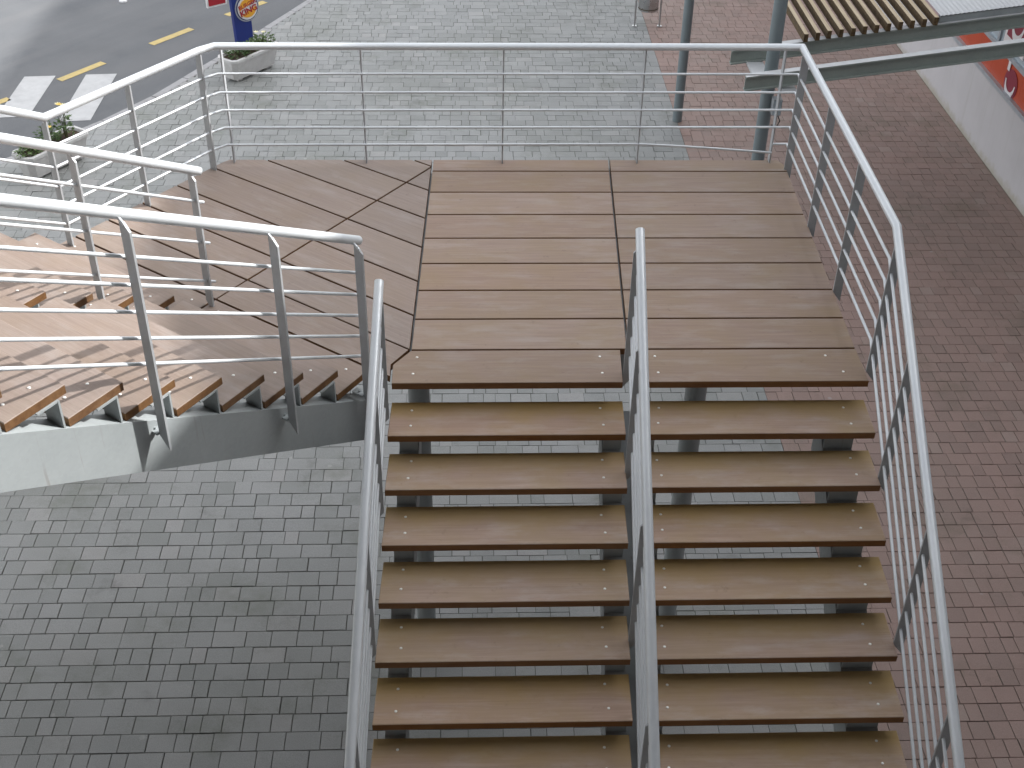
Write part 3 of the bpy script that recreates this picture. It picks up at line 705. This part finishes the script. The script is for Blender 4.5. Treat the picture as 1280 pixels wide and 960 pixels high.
# corrugated roof sheet next to the slats
nx = 208; x0, x1 = 4.735, WX-.004; top, bot = [], []
for i in range(nx+1):
    x = x0+(x1-x0)*i/nx; z = cz(x)+.085+.0035*math.sin(2*math.pi*i/4)
    top.append((x, z))
m = MB(); vv = [(x, y, z+o_) for y in (6.44, 11.48) for o_ in (0, -.004) for x, z in top]
n = nx+1
m.add(vv, [(i, i+1, 2*n+i+1, 2*n+i) for i in range(nx)]+[(n+i, 3*n+i, 3*n+i+1, n+i+1) for i in range(nx)]+[(i, n+i, n+i+1, i+1) for i in range(nx)], 0, True)
m.build('roof_sheet', 'roofw', can)
MB().hexa([(x0, 6.452, cz(x0)+.006), (x0, 6.50, cz(x0)+.006), (x0, 6.50, cz(x0)+.069), (x0, 6.452, cz(x0)+.069)], [(x1, 6.452, cz(x1)+.006), (x1, 6.50, cz(x1)+.006), (x1, 6.50, cz(x1)+.069), (x1, 6.452, cz(x1)+.069)]).build('roof_purlin', 'galv', can)
# floodlight on the column
fl = thing('floodlight', 'small grey floodlight with loose cable clamped to the canopy column', 'lamp', (3.03, 6.02, Z0-.95))
MB().box((3.05, 5.98, Z0-.90), (.045, 0, 0), (0, .05, 0), (0, 0, .085)).build('housing', 'lampgrey', fl)
MB().box((3.05, 5.925, Z0-.90), (.038, 0, 0), (0, .004, 0), (0, 0, .075)).build('lens', 'glass', fl)
MB().tube([(3.07, 5.97, Z0-.985), (3.10, 5.94, Z0-1.05), (3.08, 5.96, Z0-1.12), (3.04, 6.02, Z0-1.13)], .006, 6).build('cable', 'black', fl)

# ------------------------------------------------------------------ street things beyond the landing
def planter(loc, ang, L, W, Hh, label):
    t = thing('planter', label, 'planter', (loc[0], loc[1], 0), 'concrete planters along the kerb')
    u = Vector((math.cos(ang), math.sin(ang), 0)); v = Vector((-u.y, u.x, 0)); c = Vector((loc[0], loc[1], 0))
    def ring(l, w_, z, ch): return [c+u*a+v*b+Vector((0, 0, z)) for a, b in ((-l+ch, -w_), (l-ch, -w_), (l, -w_+ch), (l, w_-ch), (l-ch, w_), (-l+ch, w_), (-l, w_-ch), (-l, -w_+ch))]
    l, w_ = L/2, W/2; b = .07
    m = MB().loft([ring(l-b, w_-b, .05, .06), ring(l-.012, w_-.012, Hh-.05, .07), ring(l, w_, Hh-.045, .07), ring(l, w_, Hh-.006, .07), ring(l-.006, w_-.006, Hh, .07), ring(l-.045, w_-.045, Hh, .05), ring(l-.06, w_-.06, Hh-.05, .05)], 0, True)
    m.build('bowl', 'conc', t)
    for s in (-1, 1): MB().box(c+u*s*(l-.2)+Vector((0, 0, .0255)), u*.05, v*(w_-.12), (0, 0, .0255)).build('foot', 'conc', t)
    MB().prism(ccw([tuple((p.x, p.y)) for p in ring(l-.061, w_-.061, 0, .05)]), Hh-.049, Hh-.035, 0, 0, 0).build('soil', 'soil', t)
    return t, c, u, v
def plant(c, r, h, n, label, name='bedding_plant', mat='leaf', flowers=(), leaf=.06, seed=1):
    rn = random.Random(seed); t = thing(name, label, 'plant', c, 'plants in the concrete planters'); c = Vector(c)
    st = MB(); lf = MB()
    for i in range(9):
        a = rn.uniform(0, 6.28); q = rn.uniform(.3, .9); e = c+Vector((math.cos(a)*r*q, math.sin(a)*r*q, h*rn.uniform(.55, .95)))
        st.tube([c+Vector((math.cos(a)*.015, math.sin(a)*.015, 0)), c*.5+e*.5+Vector((0, 0, h*.12)), e], .004, 5)
    for i in range(n):
        a = rn.uniform(0, 6.28); q = math.sqrt(rn.random()); hz = rn.uniform(.1, 1)*(1-.55*q*q)*h
        p = c+Vector((math.cos(a)*r*q, math.sin(a)*r*q, hz)); L = leaf*rn.uniform(.6, 1.3)
        d = Vector((math.cos(a+rn.uniform(-1, 1)), math.sin(a+rn.uniform(-1, 1)), rn.uniform(-.3, .8))).normalized(); s = d.cross(Vector((rn.uniform(-.4, .4), rn.uniform(-.4, .4), 1))).normalized()*L*.3; nrm = s.cross(d).normalized()*L*.08
        lf.add([p, p+d*L*.45+s+nrm, p+d*L, p+d*L*.45-s+nrm, p+d*L*.5-nrm*.5], [(0, 1, 4), (1, 2, 4), (2, 3, 4), (3, 0, 4)])
    st.build('stems', 'stem', t); lf.build('foliage', mat, t)
    for (dx, dy, dz, m_) in flowers:
        f = MB(); o = c+Vector((dx, dy, dz))
        for k in range(7):
            a = k*2*math.pi/7; d = Vector((math.cos(a), math.sin(a), .35)); s = Vector((-math.sin(a), math.cos(a), 0))*.016
            f.add([o, o+d*.022+s, o+d*.045, o+d*.022-s], [(0, 1, 2, 3)])
        f.build('flower', m_, t)
t1, c1_, u1, v1 = planter((-3.50, 12.77), rad(53), 1.02, .42, .38, 'pale concrete planter with low green plants beside the blue sign')
plant(c1_-u1*.22+Vector((0, 0, .345)), .19, .20, 190, 'dark bushy plant at the near end of the planter by the blue sign', seed=4)
plant(c1_+u1*.06+Vector((0, 0, .345)), .16, .17, 130, 'middle bushy plant half hidden by the rear handrail', seed=5)
plant(c1_+u1*.32+Vector((0, 0, .345)), .18, .20, 170, 'lighter plant at the far end of the planter by the blue sign', mat='leaf2', seed=6, flowers=((.02, .03, .2, 'cream'), (-.1, .05, .19, 'cream')))
t2, c2_, u2_, v2 = planter((-5.68, 9.52), rad(55.5), 1.06, .40, .38, 'pale concrete planter with flowering plants behind the far-left handrail')
plant(c2_-u2_*.36+Vector((0, 0, .345)), .15, .13, 130, 'low leafy plant at the near end of the left planter', mat='leaf2', seed=7, flowers=((.02, .0, .14, 'cream'),))
plant(c2_-u2_*.02+Vector((0, 0, .345)), .15, .34, 150, 'upright plant with a yellow flower in the middle of the left planter', seed=8, flowers=((.06, -.07, .28, 'petal'), (-.05, 0, .35, 'cream')))
plant(c2_+u2_*.27+Vector((0, 0, .345)), .10, .46, 110, 'tall slim plant with pale blossom near the far end of the left planter', mat='leaf2', seed=9, flowers=((-.03, .0, .47, 'cream'), (.03, .01, .45, 'cream'), (0, -.04, .48, 'petal')))

# totem sign
tot = thing('totem_sign', 'blue totem sign with round burger emblem standing behind a planter', 'sign', (-3.72, 13.75, 0))
ua = rad(38); uu = Vector((math.cos(ua), math.sin(ua), 0)); nn = Vector((uu.y, -uu.x, 0)); oc = Vector((-3.73, 13.80, 0))
def blade(z): # half widths left / right at height z
    return (.145+.055*min(1, z/1.6), .145+.0*z)
rings = []
for z in (0, .5, 1.0, 1.5, 2.1):
    a, b = blade(z); rings.append([oc-uu*a+nn*.04+Vector((0, 0, z)), oc+uu*b+nn*.04+Vector((0, 0, z)), oc+uu*b-nn*.04+Vector((0, 0, z)), oc-uu*a-nn*.04+Vector((0, 0, z))])
MB().loft(rings).build('blade', 'blue', tot)
ec = oc+uu*.085+Vector((0, 0, .66))+nn*.045
def disc(r, o, mat, name, par, ry=1.0, a0=0, a1=2*math.pi, cut=None):
    pts = []
    for i in range(40):
        a = a0+(a1-a0)*i/(40 if a1-a0 > 6.2 else 39); pts.append((r*math.cos(a), r*ry*math.sin(a)))
    A = [ec+nn*o+uu*x+Vector((0, 0, y)) for x, y in pts]; B = [p_+nn*.008 for p_ in A]
    return MB().loft([A, B]).build(name, mat, par)
emb = disc(.215, .0, 'silver', 'emblem_ring', tot, 1.04)
disc(.196, .009, 'navy', 'emblem_border', emb, 1.04); disc(.180, .018, 'wht', 'emblem_face', emb, 1.04)
disc(.150, .027, 'yel', 'bun_top', emb, 1.0, rad(38), rad(188)); disc(.150, .027, 'yel', 'bun_base', emb, 1.0, rad(222), rad(364))
def text(body, size, cx, cz_, ang, o, mat, par, name):
    cu = bpy.data.curves.new(name, 'FONT'); cu.body = body; cu.size = size; cu.align_x = 'CENTER'; cu.align_y = 'CENTER'; cu.extrude = .003; cu.offset = size*.028
    tmp = bpy.data.objects.new(name+'_tmp', cu); COL.objects.link(tmp); bpy.context.view_layer.update()
    me = bpy.data.meshes.new_from_object(tmp.evaluated_get(bpy.context.evaluated_depsgraph_get())); bpy.data.objects.remove(tmp)
    ca, sa = math.cos(ang), math.sin(ang); X = uu*ca+Vector((0, 0, sa)); Y = -uu*sa+Vector((0, 0, ca)); base = ec+nn*o+uu*cx+Vector((0, 0, cz_))
    for v_ in me.vertices: v_.co = X*v_.co.x+Y*v_.co.y+nn*v_.co.z
    me.materials.clear(); me.materials.append(MW[mat]); me.name = name
    return link(name, me, par, base)
text('BURGER', .088, -.005, .058, rad(14), .033, 'redp', emb, 'lettering')
text('KING', .132, .01, -.045, rad(14), .033, 'redp', emb, 'lettering')
# small red board on an arm of the totem
rc = Vector((-4.03, 13.42, 1.0))+nn*.0
MB().box(rc, uu*.17, nn*.02, (0, 0, .17)).build('side_board', 'wht', tot)
ob = MB().box(rc+nn*.022, uu*.145, nn*.004, (0, 0, .145)).build('side_board_face', 'redp', tot)
MB().box(rc+nn*.028-uu*.01, uu*.06, nn*.002, (0, 0, .05)).build('side_board_mark', 'wht', tot)
MB().tube([rc+uu*.16+Vector((0, 0, .12)), oc-uu*.1+Vector((0, 0, 1.25))], .015, 8).build('side_arm', 'blue', tot)

# litter bin
bn = thing('litter_bin', 'stainless litter bin hung in a tubular frame on the paving boundary', 'bin', (2.975, 14.83, 0))
for x in (2.76, 3.19):
    MB().tube([(x, 14.83, 0), (x, 14.83, .98)], .016, 10).build('frame_leg', 'inox', bn)
    MB().tube([(x, 14.83, .001), (x, 14.83, .018)], .042, 14).build('foot_plate', 'inox', bn)
MB().tube([(2.76, 14.83, .98), (2.78, 14.83, 1.02), (3.17, 14.83, 1.02), (3.19, 14.83, .98)], .016, 10).build('frame_top', 'inox', bn)
for x in (2.785, 3.165): MB().box((x, 14.83, .60), (.014, 0, 0), (0, .012, 0), (0, 0, .03)).build('pivot', 'inox', bn)
def circ(r, z, n=28): return [(2.975+r*math.cos(2*math.pi*i/n), 14.83+r*math.sin(2*math.pi*i/n), z) for i in range(n)]
MB().loft([circ(.165, .30), circ(.17, .305), circ(.17, .86), circ(.163, .865)], 0, True, True).build('body', 'inox', bn)
MB().loft([circ(.174, .33), circ(.174, .345)], 0, True).build('band', 'liner', bn)
